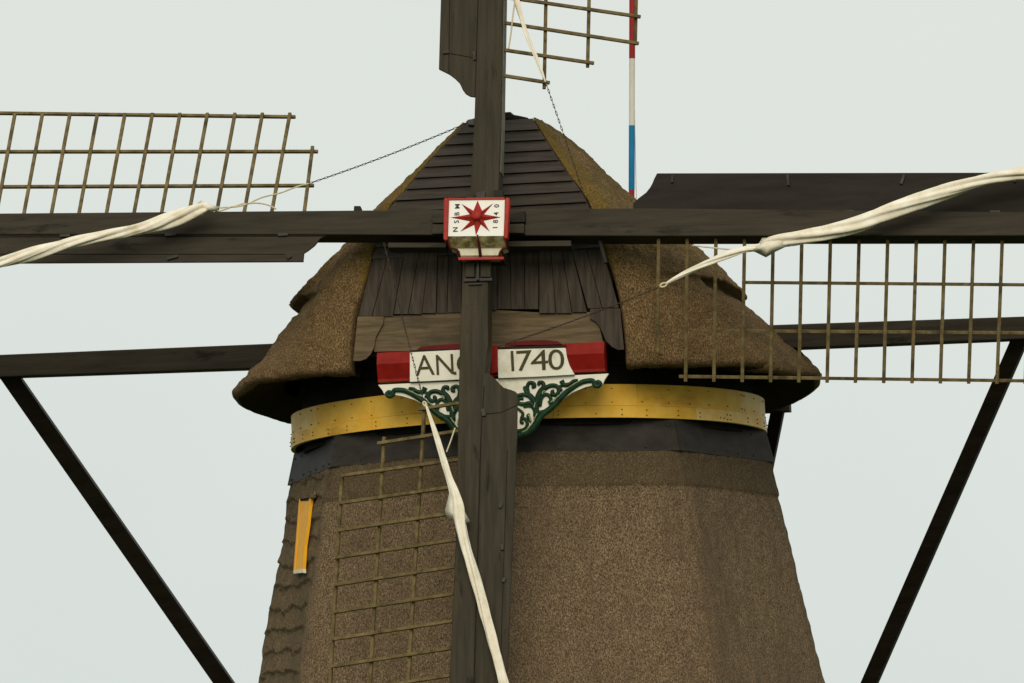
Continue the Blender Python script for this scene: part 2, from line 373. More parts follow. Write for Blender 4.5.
fr_prism('frame', [(299.2,496.5),(300.6,496.5),(294.8,571),(293.2,572)], -.036, .0, yellow2, win, MF)
fr_prism('frame', [(309.4,494.5),(311.2,495.0),(308.8,511),(307.4,525),(304.5,545),(302.6,572),(301.8,571)], -.036, .0, yellow2, win, MF)
fr_prism('sill', [(294.4,570),(302.8,568.8),(302.7,572.6),(293.2,573.6)], -.040, .0, creamw, win, MF)
fr_prism('lintel', [(298,493),(312,491),(311.5,497.5),(299,499)], -.05, .0, th_side, win, MF)

# ------------------------------------------------------------------ cap
cap = Frame(MC)
def gy(z):   # how far forward the boarded front stands at a height
    return lerp_table([(-1,-2.92),(1.0,-2.92),(2.0,-2.85),(2.75,-2.68),(3.0,-2.55),(4.1,-1.62),(4.6,-1.25)], z)
def ghit(px, py, off=0):
    z = 3.0
    for _ in range(14):
        y = gy(z) + off; h = hit(px, py, MC, y); z = .5*z + .5*h.z
    h = hit(px, py, MC, gy(h.z) + off); return h
RB = [(530,117),(547,144),(563,169),(579,191),(588,208),(600,246),(610,275),(618,308),(623,350),(621,372)]
LB = [(468,125),(444,147),(422,172),(404,194),(391,208),(378,246),(366,290),(358,315),(354,360),(353,376)]
rb = sorted([(ghit(*p).z, ghit(*p).x) for p in RB]); lb = sorted([(ghit(*p).z, ghit(*p).x) for p in LB])
print('gable right', [(round(a,2), round(b,2)) for a, b in rb]); print('gable left', [(round(a,2), round(b,2)) for a, b in lb])
rb = sorted((z, x) for z, x, in [tuple(q) for q in spline(rb, 4)]); lb = sorted((z, x) for z, x in [tuple(q) for q in spline(lb, 4)])
ZT = rb[-1][0]
WT = [(.70,3.50),(.92,3.54),(1.14,3.43),(1.6,3.03),(2.02,2.57),(2.47,2.10),(2.98,1.50),(3.42,1.06),(3.80,.67),(4.04,.36),(4.2,.2)]
YC = [(.9,.15),(2.0,.0),(2.5,-.15),(3.0,-.6),(3.5,-.7),(4.1,-.85)]
WT = [tuple(q) for q in spline(WT, 5)]
levels = []
z = ZT - .02
while z > 1.02: levels.append((z, 'side')); z -= .025
NS = 150
def contour(z, w, lip=1.0, zoff=0, inset=0.0, wy=0):
    """points from the front-right lip round the back to the front-left lip"""
    gr, gl = lerp_table(rb, z), -lerp_table(lb, z); yg = gy(z) + inset*.8; yc = lerp_table(YC, z); bk = .22 + .93*w
    w = w0 = max(w, gr + .05, gl+.05) - inset*.6
    P = []
    for side, gx in ((1, gr), (-1, gl)):
        lf = lerp_table([(2.2,1),(3.0,.5),(4.1,.12)], z); w = w0 - (.09*sm(2.3,2.8,z)*(1-sm(3.5,4.0,z)) if side < 0 else 0)
        Q = [(gx+.015, yg+.20), (gx+.02, yg+.06), (gx+.02+.025*lf, yg+.0), (gx+.02+.065*lf, yg-.02*lf)]
        gx2 = gx+.02+.11*lf; y2 = yg + .01; K = 90
        for i in range(K+1):
            t = math.pi/2*i/K; ex_ = .96
            Q.append((gx2 + (w-gx2)*math.sin(t)**ex_, y2 + (yc-y2)*(1-math.cos(t)**ex_)))
        for i in range(1, K+1):
            t = math.pi/2*i/K; Q.append((w*math.cos(t), yc + (bk-inset)*math.sin(t)))
        Q = [(side*a, b) for a, b in Q]
        P += Q if side == 1 else list(reversed(Q[:-1]))
    return P
def zadj(y): return .10*sm(1.0, -2.2, y) - .10*sm(.5, 3.2, y) if False else (.07*(1-sm(-2.2, .8, y)) - .14*sm(.4, 3.2, y))
cv = []; nc = None; ringsN = []
def shell(z, w, drop=0, inset=0, rough=1.0):
    global nc
    P = contour(z, w, inset=inset); nc = len(P)
    for i, (x, y) in enumerate(P):
        k = sm(1.9, 1.0, z) if False else (1-sm(1.0, 1.8, z))
        zz = z - drop + k*(zadj(y) - (.11 if x > 0 else .03)*sm(0, -1.5, y)*min(1, abs(x)))
        # front skirt stands proud of the rear skirt; upper thatch overhangs it
        lowr = 1-sm(1.93, 1.98, z); back = sm(-2.04, -2.00, y)
        o = -.12*back*lowr*(1-.6*sm(.8, 3.4, y)) + .015*(1-lowr)*back*(1-sm(2.0, 2.7, z)) + (.08 if x > 0 else .0)*(1-back)*sm(-2.75, -2.25, y)*(1-sm(1.5, 2.6, z))
        bmp = sm(1.0, 1.35, z)*(1-sm(1.93, 1.98, z))
        o -= (.15 if x < 0 else .07)*bmp*sm(-2.9, -2.2, y)*(1-sm(1.5, 2.6, y))
        if x < 0: o += .05*(1-lowr)*(1-sm(2.0, 2.35, z))*back - .06*(1-back)*sm(-2.9,-2.3,y)*(1-lowr)*(1-sm(2.2, 2.8, z))
        if x > 0: o -= .26*lowr*sm(-2.04, -2.0, y)*(1-sm(-1.86, -1.74, y))*sm(.95, 1.2, z)
        o -= (.06 if x < 0 else .02)*(1-sm(1.95, 1.99, z))*sm(1.70, 1.93, z)*back*(1-sm(.6, 1.2, y))
        edge = min(i, nc-1-i)
        nzv = (.018*noise.noise(Vector((x*10, y*10, zz*10))) + .012*noise.noise(Vector((x*22, y*22, zz*22))) + .035*noise.noise(Vector((x*1.6, y*1.6, zz*1.3+7))))*rough
        if edge < 4: nzv *= .4
        d = Vector((x, y+.3, 0)).normalized(); o += nzv
        cv.append((x + d.x*o, y + d.y*o, zz + nzv*.7))
for z, _ in levels: shell(z, lerp_table(WT, z))
zb = levels[-1][0]
for dz, ins in ((.03, .0), (.058,.016), (.080,.045), (.095,.085), (.105,.14), (.105,.21), (.10,.30), (.09,.42), (.05,.56), (-.0,.72), (-.05,.86)):
    shell(zb, lerp_table(WT, zb-min(dz, .1)), drop=dz, inset=ins)
cf = []; nr = len(cv)//nc
for i in range(nr-1):
    for j in range(nc-1):
        a = i*nc+j; cf.append((a, a+1, a+1+nc, a+nc))
cf.append(tuple(range(nc)))
me = bpy.data.meshes.new('thatch_roof'); me.from_pydata(cv, [], cf)
bm = bmesh.new(); bm.from_mesh(me); bmesh.ops.recalc_face_normals(bm, faces=bm.faces); bm.to_mesh(me); bm.free()
th_edge = thatch_mat('mossy_gable_edge_thatch', (.042,.030,.009), (.150,.094,.024), (.33,.21,.07), moss=(.105,.078,.020))
roof = link('thatch_roof', me, [th_cap, th_edge, thatch_mat('shaded_reed_underside', (.010,.007,.004), (.030,.021,.011), (.07,.05,.027))], cap, True)  # eave underside: its shade is painted in as near-black reed
for i, p in enumerate(me.polygons):
    if i < (nr-1)*(nc-1):
        j = i % (nc-1); e = min(j, nc-2-j); zz = cv[(i//(nc-1))*nc][2]
        wl = 3 + 26*sm(2.2, 3.4, zz) + 5*noise.noise(Vector((zz*4, j//100, 0)))
        if zz > 2.0 and e < wl: p.material_index = 1
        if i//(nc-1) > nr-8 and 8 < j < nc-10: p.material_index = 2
tag(roof, 'brown reed thatch with mossy upper edges')
# dark floor that closes the cap above the ring, with rafters under the eave
b = MB(); b.tube([(0,0,.98),(0,0,1.04)], 2.66, 48); b.build('cap_floor', void, cap)

# upper weatherboards
def bx_(z): return lerp_table(lb, z), lerp_table(rb, z)
zt = ghit(520, 119).z; step = .1365
gb = MB(); z = zt; i = 0; rn = random.Random(4)
while z > ghit(500, 244).z:
    za, zb_ = z, z-step-.012
    la, ra = bx_(za); l2, r2 = bx_(max(zb_, 1)); jt = rn.uniform(-.004, .004)
    la -= .02; ra += .02; l2 -= .02; r2 += .02
    q = [(la, gy(za)+.012, za), (ra, gy(za)+.012, za), (r2, gy(zb_)-.034+jt, zb_), (l2, gy(zb_)-.034-jt, zb_)]
    q2 = [(x, y+.022, z_) for x, y, z_ in q]
    gb.add(q+q2, [(0,1,2,3),(7,6,5,4),(0,4,5,1),(1,5,6,2),(2,6,7,3),(3,7,4,0)])
    z -= step; i += 1
up_boards = gb.build('weatherboards', boardm, cap)
# lower vertical planks, in fanned panels
def gp(name, pix, off, thick, mat, parent, bevel=.004, bm_=None):
    b = bm_ or MB(); pts = []
    for p in pix:
        h = ghit(p[0], p[1], off); pts.append((h.x, h.z))
    b.prism(pts, lambda x, z_: gy(z_)+off, lambda x, z_: gy(z_)+off+thick)
    return b if bm_ else b.build(name, mat, parent, bevel=bevel)
panels = [((378,392,358,372,316),(392,406.5,372,393,316)), ((406.5,421,393.5,408,314),(421,430,408,422,314),(430,438,422,436,313)), ((438,449,436.3,447,313),(449,462,447,461,312.5)),
          ((462,480,461,480,311),(480,497,480,497,310)), ((497,510,497,511,309),(510,524,511,525,309),(524,539,525,538.5,309)),
          ((539,550,539,556,313),(550,560,556,572,313),(560,569,572,587,312)), ((569,584,587.5,602,308),(584,600,602,619,307.5))]
for pi_, pan in enumerate(panels):
    b = MB()
    for (t0, t1, b0, b1, yb) in pan:
        tip = [(t0+.25,240),(t1-.25,240),(b1-.35,yb),(b0+.35,yb)]
        gp('', tip, -.03 - .018*(pi_ % 2) - .003*((int(t0)) % 2), .03, None, None, bm_=b)
    b.build('plank_panel', plankm, cap)
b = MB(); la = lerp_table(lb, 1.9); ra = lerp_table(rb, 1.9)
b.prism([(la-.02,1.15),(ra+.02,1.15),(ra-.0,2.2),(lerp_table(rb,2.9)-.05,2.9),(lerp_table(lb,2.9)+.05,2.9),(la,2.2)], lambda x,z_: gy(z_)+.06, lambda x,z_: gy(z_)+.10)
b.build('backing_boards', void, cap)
gp('lintel_beam', [(374,317),(430,313.5),(461,312),(497,310),(540,312.5),(588,312),(596,311),(604,346.5),(540,347.5),(461,349.5),(374,352)], -.012, .10, lintelm, cap)
gp('lintel_bracket', [(357.6,316.4),(384,316.4),(383,324),(379,331),(375.5,338),(374.5,346),(371,354),(366,359),(360,361),(353,361)], -.05, .035, lintelm, cap)
gp('lintel_bracket', [(590,308.6),(620,308.2),(624,349.6),(618,350),(612,347),(606,341),(602.5,333),(600,327.7),(596,322),(590,318.5)], -.05, .035, plankm, cap)
# ridge cap
def rp_(px, py, off=-.1): h = hit(px, py, MC, gy(4.1)+off); return (h.x, h.z)
b = MB(); b.prism([rp_(*q) for q in [(466,126),(466.5,121),(474,118.5),(485,115),(503,112.5),(511,112),(511.5,114.5),(520,116),(528,117.8),(530,122),(520,119.5),(511,119),(490,119),(474,123)]], gy(4.1)-.12, gy(4.1)+.55)
b.build('ridge_cap', tar_dark, cap, bevel=.006)

# beard board with year, scrolls and red ends
YB = -3.08
def bh(px, py, y=YB): h = hit(px, py, MC, y); return (h.x, h.z)
lowp_ = [(945,40),(915,85),(900,120),(880,150),(850,165),(800,150),(740,165),(690,185),(620,215),(540,270),(470,330),(410,380),(350,420),(310,470),(270,530),(210,585),(140,612),(100,640)]
lowp = [(a-6 if 0 < i < 16 else a, c-(9 if 4 < i < 16 else 0)-(8 if i < 1 else 0)) for i, (a, c) in enumerate(lowp_)]
crop = lambda a, b_: (505+a/9.11, 370+b_/9.11)
XC = (bh(600.5, 381)[0] + bh(386.5, 387.5)[0])/2; print('XC', XC)
def mir(p): return (2*XC - p[0], p[1])
rgt = [bh(*crop(a, b_)) for a, b_ in lowp]
zc = rgt[-1][1]
rgt.append((XC, zc-.015))
ztop = rgt[0][1]
out_ = [(XC, ztop), rgt[0]] + rgt[1:] + [mir(p) for p in reversed(rgt[:-1])]
b = MB(); b.prism(out_[1:], YB, YB+.05)
lower = b.build('beard_board', whitem, cap, bevel=.003)
tag(lower, 'white carved year board with green scrollwork and red ends')
# upper white panels, slightly bowed, and red body behind them
zr0 = bh(500, 376)[1]; zr1 = bh(500, 346.5)[1]; zf = bh(500, 358.5)[1]
xl, xr = bh(377, 362)[0], bh(604.5, 358)[0]; xi0, xi1 = bh(411, 365)[0], bh(566.5, 358)[0]
b = MB()
prof = [(YB+.03, zr1), (YB-.035, zf), (YB+.02, zr0+.03), (YB+.02, zr0-.0), (YB+.2, zr0-.0), (YB+.2, zr1)]
b.add([(xl, y, z_) for y, z_ in prof] + [(xr, y, z_) for y, z_ in prof], [tuple(range(6)), tuple(range(11,5,-1))] + [(i, (i+1) % 6, (i+1) % 6+6, i+6) for i in range(6)])
b.build('red_end', redm, lower)
for pix in ([(410.5,352.8),(462,350.2),(480,349.5),(480,379),(410.5,382.3)], [(498,350),(540,349),(566,348.3),(567.5,358),(570,366),(575,375.0),(540,377),(499,378.6)]):
    b = MB(); b.prism([bh(*p) for p in pix], YB-.052, YB+.0); b.build('white_panel', whitem, lower, bevel=.003)
b = MB(); b.prism([bh(411,350.5), bh(566,345.2), bh(566,347.6), bh(411,352.9)], YB-.035, YB+.05); b.build('moulding', tar_dark, lower)
b = MB()
b.prism([bh(*p) for p in [(417,349.8),(421,346.8),(440,344.8),(462,343.6),(462,349)]], YB-.01, YB+.05); b.build('red_strip', reddark, lower); b = MB()
b.prism([bh(*p) for p in [(504,345.4),(507,342.6),(525,340.6),(545,340.0),(558,341.2),(562,344.2),(540,345.2)]], YB-.01, YB+.05)
b.build('red_strip', reddark, lower)
b = MB(); b.prism([bh(*p) for p in [(492,346),(498.5,346),(498.5,372),(492,374)]], YB-.06, YB+.02); b.build('red_divider', redm, lower)
# scrollwork, raised relief
def relief(paths, b, y=YB-.012, scale=1.3/86, both=True, mi=0):
    for pth, r0, r1 in paths:
        sp = spline([crop(*q) for q in pth], 7); n_ = len(sp)
        for flip in ((False, True) if both else (False,)):
            pts = []; rad = []
            for i, q in enumerate(sp):
                x, z_ = bh(*q); 
                if flip: x = 2*XC-x
                pts.append((x, y, z_)); t = i/(n_-1); rad.append(max(.004, (r0+(r1-r0)*t)*scale))
            b.tube(pts, rad, 8, flat=.9, mi=mi)
scr = [([(845,128),(832,118),(848,106),(870,122),(852,148),(818,142),(808,108),(780,96),(700,112),(620,158),(540,222),(470,298),(410,356),(350,400),(308,450),(268,515),(210,566),(140,594),(90,612)], 1.2, 2.9),
       ([(285,420),(285,340),(292,270),(318,200),(352,155),(345,118),(312,115),(308,140)], 2.4, 1.2),
       ([(290,330),(325,215),(395,150),(465,145),(492,185),(470,225),(435,222),(430,198),(450,192)], 1.8, 1.3),
       ([(320,330),(335,255),(375,222),(412,245),(418,285),(398,300)], 1.3, 1.5),
       ([(290,340),(250,250),(200,205),(178,160),(200,170)], 1.9, 1.0),
       ([(215,215),(205,155),(222,118),(262,122),(270,148),(245,155)], 1.4, 1.4),
       ([(285,360),(240,260),(180,225),(110,235)], 1.5, 1.5), ([(280,360),(235,305),(170,312),(120,300),(130,262),(170,262)], 1.8, 1.1),
       ([(275,430),(268,370),(235,330),(170,335)], 1.2, 1.0), ([(110,560),(180,540),(205,490),(182,445),(150,450),(150,480),(172,480)], 1.5, 1.0),
       ([(150,440),(165,400),(140,370),(115,350)], 1.3, .9), ([(235,470),(205,420),(225,400)], 1.0, .8),
       ([(515,98),(540,135),(590,128),(625,100),(665,92)], 1.9, 1.0), ([(430,290),(400,360),(350,380),(300,390)], 1.2, 1.6), ([(520,190),(500,150),(560,140)], 1.0, 1.0)]
b = MB(); relief(scr, b)
relief([([(345,225),(352,200),(372,192)], .6, .4), ([(240,470),(232,430),(215,410)], .7, .5), ([(265,455),(300,400)], .6, .5), ([(225,520),(200,550),(160,570)], .7, .5), ([(420,300),(500,232)], .55, .5), ([(280,300),(268,350)], .5, .4),
        ([(560,178),(610,146),(690,98)], .5, .35)], b, y=YB-.046, mi=1)  # lighter strokes paint highlights onto the raised scrolls
b.build('scrollwork', [greenm, material('green_highlight_paint', (.20,.26,.12), (.34,.36,.2), 20, .6, 0)], lower, True)
def text_mesh(body, name, mat, parent, M4, size, sx=1.0, ext=.004, bold=.0):
    cu = bpy.data.curves.new('txt', 'FONT'); cu.body = body; cu.size = size; cu.extrude = ext; cu.align_x = 'CENTER'; cu.align_y = 'CENTER'; cu.offset = bold; cu.resolution_u = 4
    to = bpy.data.objects.new('txt', cu); COL.objects.link(to); bpy.context.view_layer.update()
    me = bpy.data.meshes.new_from_object(to.evaluated_get(bpy.context.evaluated_depsgraph_get())); bpy.data.objects.remove(to)
    me.transform(M4 @ Matrix.Diagonal((sx, 1, 1, 1)))
    me.name = name; me.materials.clear()
    return link(name, me, mat, parent)
RX = Matrix.Rotation(R(90), 4, 'X')
def put(body, px, py, size, sx, name='lettering', rot=0):
    x, z_ = bh(px, py)
    text_mesh(body, name, olive, lower, Matrix.Translation((x, YB-.057, z_)) @ Matrix.Rotation(R(rot), 4, 'Y') @ RX, size, sx, .005, -.0008)
for ch, px, py, sx in (('A',425.6,366.8,.98),('N',445.6,366.0,.93),('O',468.6,365,1.05),('1',513.2,362.6,1.0),('7',524.5,362.2,1.2),('4',540.5,361.8,1.3),('0',557,361.2,1.25)):
    put(ch, px, py, .335, sx, rot=-1.0)

b = MB(); x_, z_ = bh(455.6, 373.6); b.box((x_-.016, YB-.062, z_-.016), (x_+.016, YB-.05, z_+.016)); b.build('lettering', olive, lower)
# yoke beams, braces and tail behind
YS = -.1
p0 = hit(-10, 367.3, MC, YS); p1 = hit(1040, 328.2, MC, YS)
zavg = (p0.z+p1.z)/2; print('spruit', p0, p1)
d = (p1-p0).normalized(); L0 = hit(-10, 367.3, MC, YS); pm = (p0+p1)/2
b = MB(); b.bar(pm, p0 - d*.25, .30, .30, (0,0,1), taper=.86); b.bar(pm, p1 + d*.25, .30, .30, (0,0,1), taper=.86)
b.build('yoke_beam', tar_h, cap, bevel=.012)
def brace(a, bpt, ya, yb2, wd, name, mat, ext=1.9, depth=None):
    P = hit(*a, MC, ya); Q = hit(*bpt, MC, yb2); Q2 = P + (Q-P)*ext
    b = MB(); b.bar(P - (Q-P).normalized()*.15, Q2, wd, depth or wd, (0,1,0)); return b.build(name, mat, cap, bevel=.01)
brace((7,372), (229,690), YS+.05, 2.9, .20, 'tail_brace', tar_dark, 2.2, .20)
brace((1022,335), (866.5,690), YS+.05, 2.9, .175, 'tail_brace', tar_dark, 2.2, .2)
brace((779,405), (769,455), 2.5, 2.9, .15, 'tail_brace', tar_dark, 14)
b = MB(); b.bar((-2.8,2.45,.92), (2.8,2.45,.92), .22, .22, (0,0,1)); b.build('short_yoke_beam', tar_dark, cap)
b = MB(); b.bar((0,2.9,1.3), (0,7.6,-10.8), .3, .34, (1,0,0)); b.build('tail_pole', tar_dark, cap)
b = MB(); b.tube([(0,-3.2,2.65),(0,-1.2,2.40),(0,2.2,1.7)], .24, 14); b.build('windshaft', tar_dark, cap)

# ------------------------------------------------------------------ sails
sails = Frame(MS)
def sh(px, py, y=0.): h = hit(px, py, MS, y); return (h.x, h.z)
YV, YH = -.02, .18         # front faces of the upright stock and of the level stock
def sprism(name, pix, y0, th, mat, parent=sails, bevel=.006):
    b = MB(); b.prism([sh(p[0], p[1], y0) for p in pix], y0, y0+th); return b.build(name, mat, parent, bevel=bevel)
# level stock
b = MB(); pts = [sh(*q, YH) for q in [(-700,214),(0,213.2),(445,209.5),(640,208),(1024,212),(1750,219),(1750,233),(1024,235.5),(640,236),(330,234.5),(0,234.5),(-700,232)]]
b.prism(pts, YH, YH+.31); hs = b.build('sail_stock', tar_h, sails, bevel=.012); tag(hs, 'level stock')
# upright stock, in two lengths with the same outline
b = MB(); pts = [sh(*q, YV) for q in [(481,-640),(478.2,0),(474,128),(469.5,203),(463,262),(460,330),(457.5,448),(456.5,520),(449,690),(441,1300),(472,1300),(484,683),(484,385),(488,345),(488,262),(498,203),(501,128),(502.8,0),(506,-640)]]
b.prism(pts, YV, YV+.31); vsx = b.build('sail_stock', tar_v, sails, bevel=.012); tag(vsx, 'upright stock')
sprism('lit_side_strip', [(502.2,-640),(501.9,0),(500.0,128),(499.2,172),(501.0,172),(502.2,128),(504.6,0),(508.5,-640)], YV+.05, .2, material('pale_lit_side', (.10,.09,.065), (.16,.145,.11), 6, .6, .1, 12))  # added pale strip paints the skylight on the stock's right side face
# cheek blocks, iron straps, wedges
sprism('cheek_board', [(388,242.5),(446,242.5),(446,247.5),(388,247.5)], YH+.02, .2, tar_h)
sprism('cheek_board', [(508,241),(571,240.3),(571,246),(508,246.5)], YH+.02, .2, tar_h)
sprism('wedge', [(432,215),(446,214.5),(446,222.5),(432,223)], YH-.07, .1, tar_h); sprism('wedge', [(432,224),(446,224),(446,234),(432,234)], YH-.09, .1, tar_h)
sprism('wedge', [(508,214),(525,210.8),(525,222),(508,222.5)], YH-.07, .1, tar_dark); sprism('wedge', [(508,224),(524,223.5),(524,233),(508,233)], YH-.09, .1, tar_h)
sprism('wedge', [(465.5,262),(474.5,262),(474.5,277),(465.5,277)], YV-.05, .07, tar_v); sprism('wedge', [(480.5,262),(490.5,262),(490.5,277),(480.5,277)], YV-.05, .07, tar_v)
sprism('strap', [(476.3,262),(478.9,262),(478.9,280),(476.3,280)], YV-.07, .05, ironm); sprism('strap', [(463.5,278.4),(492,277.4),(492,280.6),(463.5,281.6)], YV-.03, .05, ironm)
sprism('strap', [(468.5,283.5),(482,282.6),(482,284.2),(468.5,285)], YV-.03, .05, ironm)
sprism('wedge', [(466,194),(474,194),(474,201),(466,201)], YV-.05, .08, tar_v); sprism('wedge', [(476,192),(485,191),(485,201),(476,201)], YV-.04, .08, ironm); sprism('wedge', [(494,190),(503,190),(503,201),(494,201)], YV-.03, .1, tar_dark)
sprism('stop_block', [(354,205.8),(360.5,205.8),(361,212),(353.5,212)], YH+.05, .12, tar_dark)
sprism('stop_block', [(596.5,236),(600.5,236),(607.5,262),(604,263.5)], YH+.12, .05, tar_dark)
# windboards
def wb(pix, y0, seams, brs, tilt=None, mat=tar_h):
    o = sprism('windboard', pix, y0, .035, mat, bevel=.004)
    for s_ in seams: b = MB(); b.prism([sh(*q, y0-.004) for q in s_], y0-.004, y0+.002); b.build('seam', void, o)
    for (a, c, wd) in brs:
        b = MB(); p = sh(*a, y0-.015); q = sh(*c, y0-.015)
        b.bar((p[0], y0-.015, p[1]), (q[0], y0-.015, q[1]), wd, .03); b.build('cleat', ironm, o)
    return o
wb([(-700,233),(0,233.8),(329,232.5),(325.5,236),(320,238.5),(314.5,245.5),(308,250.5),(304,253),(303.2,261.5),(0,263),(-700,264)], YH+.025,
   [[(0,253.6),(285,253.8),(285,254.5),(0,254.4)], [(0,236.3),(326,235.6),(326,236.4),(0,237.2)]], [((167,259),(178,256),.03),((278,235),(288,234.4),.03),((288,256),(290,258),.05),((60,236),(70,235.4),.03),((165,235),(176,234.4),.03)])
wb([(633,210),(633.5,203),(638,198.5),(646,192.5),(650,187.5),(652.2,183.6),(654,179),(657,173.2),(1024,172.5),(1750,171),(1750,215),(1024,213)], YH+.06,
   [[(640,212),(1750,216),(1750,216.8),(640,212.8)]], [((672.5,175.5),(672.2,182.5),.028),((787.5,175),(788.5,185.5),.03),((904.5,174.5),(901,184),.03),((1014,175),(1015,182),.03),((671,211),(679,211),.03),((845,211.5),(854,211.5),.03),((990,212),(1000,212),.03)], mat=tar_dark)
wb([(445,-640),(440.8,0),(438.8,69),(446,72.5),(449.8,74.5),(455,78.5),(459.5,83),(462.5,89.5),(465.5,93.5),(470,96.2),(476,97),(479,0),(483,-640)], YV+.02,
   [[(449.2,0),(449.9,0),(449.0,73.5),(448.4,73.5)], [(477.6,0),(478.4,0),(475.6,97),(474.8,97)], [(450,53),(472,57),(472,57.7),(450,53.8)]], [((443,52.5),(449,52),.03),((474,52),(475,60),.03)], mat=tar_v)
wb([(482,374),(487,373),(491,375),(495,378.5),(499.5,383.5),(503.5,387.5),(510,389.5),(515.5,391.5),(517.5,394),(517,437),(513.5,520),(506.5,690),(487,1300),(468,1300),(475,690),(481,448)], YV-.01,
   [[(483.8,386),(484.6,386),(480.6,448),(479.9,448)],[(480,448),(480.7,448),(474,690),(473.2,690)], [(507,450),(507.6,450),(500,690),(499.4,690)], [(485,413.6),(500,412.2),(517,404.8),(517,405.7),(500,413),(485,414.4)]],
   [((482.8,409),(484.3,416),.04),((503,582),(505,578),.03),((500,508),(501.5,503),.03),((502,545),(502.6,550),.03)], mat=tar_v)
# lattices.  k: how far the lattice runs back per metre from its stock
K = .42
def lattice(nm, kx, kz, x0, z0, y0, bars, rails, label, wd=.039):
    def lp(px, py, off=0): h = hit(px, py, MS, y0+off, kx, kz, x0, z0); return h
    nrm = Vector((-kx, 1, -kz)).normalized(); o = None
    for a, c in [rails[1]] + rails[:1] + rails[2:]:
        r_ = MB(); P, Q = lp(*a, .05), lp(*c, .05)
        # rails are pegged on behind the bars, in slightly uneven lengths
        r_.bar(P, Q, .036, .034, nrm); 
        if o is None: o = r_.build('lattice', latm, sails, bevel=.004); tag(o, label)
        else: r_.build('rail', latm, o, bevel=.004)
    for a, c in bars:
        if -700 < a[0] < 1724 and -700 < a[1] < 1300: b = MB(); b.bar(lp(*a), lp(*c), wd, .034, nrm); b.build('lattice_bar', latm, o, bevel=.006)
    return o
zs = sh(200, 214, YH)[1]
bars = [((290.0-27.5*i, 113.2 + .04*i), (271.0-27.5*i, 216)) for i in range(20)] + [((312.6,146.5),(303.8,216))]
lattice('left', 0, K, 0, zs, YH+.14, bars, [((295.5,117),(-260,110)), ((318,151.6),(-260,152)), ((314,185.6),(-260,188))], 'lattice of the left sail')
xs = sh(502, 60, YV)[0]
bars = [((500,75.1),(549.8,82.9)), ((500,49.4),(594,63.3)), ((500,22.2),(638.8,43.6)), ((500,-3.6),(640.6,16.9))] + [((500,-3.6-27*i),(640.6+.2*i,16.9-27*i)) for i in range(1, 12)]
lattice('top', K, 0, xs, 0, YV+.14, bars, [((544.2,89),(552,-310)), ((587.6,67.5),(596,-310)), ((635.2,45),(643,-310))], 'lattice of the top sail')
zs = sh(800, 236, YH)[1]
bars = [((658.7+28.65*i, 234), (657.3+28.3*i, 381.5 + .6*i/3)) for i in range(1, 22)] + [((658.7,234),(657.6,352))]
lattice('right', 0, -K, 0, zs, YH+.14, bars, [((742,282.4),(1270,286.9)), ((690,330.5),(1270,334.6)), ((679,376.4),(1270,384))], 'lattice of the right sail')
xs = sh(459, 480, YV)[0]
bars = [((418.5,409.4),(461,402.8)), ((377.6,443.5),(461,430.6)), ((341.5,475.8),(459,459.6)), ((339.5,503.3),(459,486)), ((338,530.6),(457,512.6)), ((336,557.8),(457,539.7))]
bars += [((334.8-1.1*i, 585.0+27.2*i), (455-1.2*i, 566.7+27.2*i)) for i in range(0, 12)]
lattice('bottom', -K, 0, xs, 0, YV+.14, bars, [((342.4,472),(318,900)), ((384.3,437),(358,900)), ((424.6,405.5),(396,900))], 'lattice of the bottom sail', wd=.038)

# poll end: white box with star
YP = -.36
def ph(px, py, y=YP): return sh(px, py, y)
b = MB(); b.prism([ph(*q) for q in [(447.3,200),(504.8,199.6),(504,236),(447,236.4)]], YP, YP+.07)
pe = b.build('poll_end', hubwhite, sails, bevel=.004)
b = MB(); b.prism([ph(*q) for q in [(450,203),(502,202.6),(500,252),(455,252)]], YP+.16, YP+.5); b.build('hub_core', tar_dark, sails)
for pix in ([(443.8,198.6),(445.2,197.6),(447.6,198),(448.8,200),(447.6,239.5),(445.5,240.5),(443.2,239)], [(505,199),(506.5,197.2),(508.6,197.4),(509.6,199.5),(507.6,238),(505.5,239),(503.4,237)]):
    b = MB(); b.prism([ph(*q, YP-.03) for q in pix], YP-.03, YP+.07); b.build('red_edge', hubred, pe, bevel=.01)
b = MB(); b.prism([ph(*q) for q in [(448,198.2),(504.5,197.6),(504.5,199.7),(448,200.3)]], YP-.012, YP+.07); b.build('red_edge', hubred, pe)
# underside: mossy upper slope and cream flare, each a thick board
def slab(pa, ya, pb, yb3, mat, name):
    n_ = len(pa); v = [Vector((*(lambda s_: (s_[0], ya, s_[1]))(sh(*q, ya)),)) for q in pa] + [Vector((*(lambda s_: (s_[0], yb3, s_[1]))(sh(*q, yb3)),)) for q in pb]
    back = [p + Vector((0,.10,.03)) for p in v]
    b = MB(); b.add([v[0], v[1], v[3], v[2]] + [back[0], back[1], back[3], back[2]], [(0,1,2,3),(7,6,5,4),(0,4,5,1),(1,5,6,2),(2,6,7,3),(3,7,4,0)])
    return b.build(name, mat, pe)
slab([(447.4,236.3),(504,235.9)], YP-.002, [(450.6,248.3),(506,247.8)], YP+.12, mossw, 'mossy_slope')
fl = [(450.6,248),(457,249.3),(459.2,251.8),(460,254.8),(460.2,257.4)]; fr = [(506.5,247.8),(502.5,249),(500,251.5),(499,254.5),(499,257)]
b = MB()
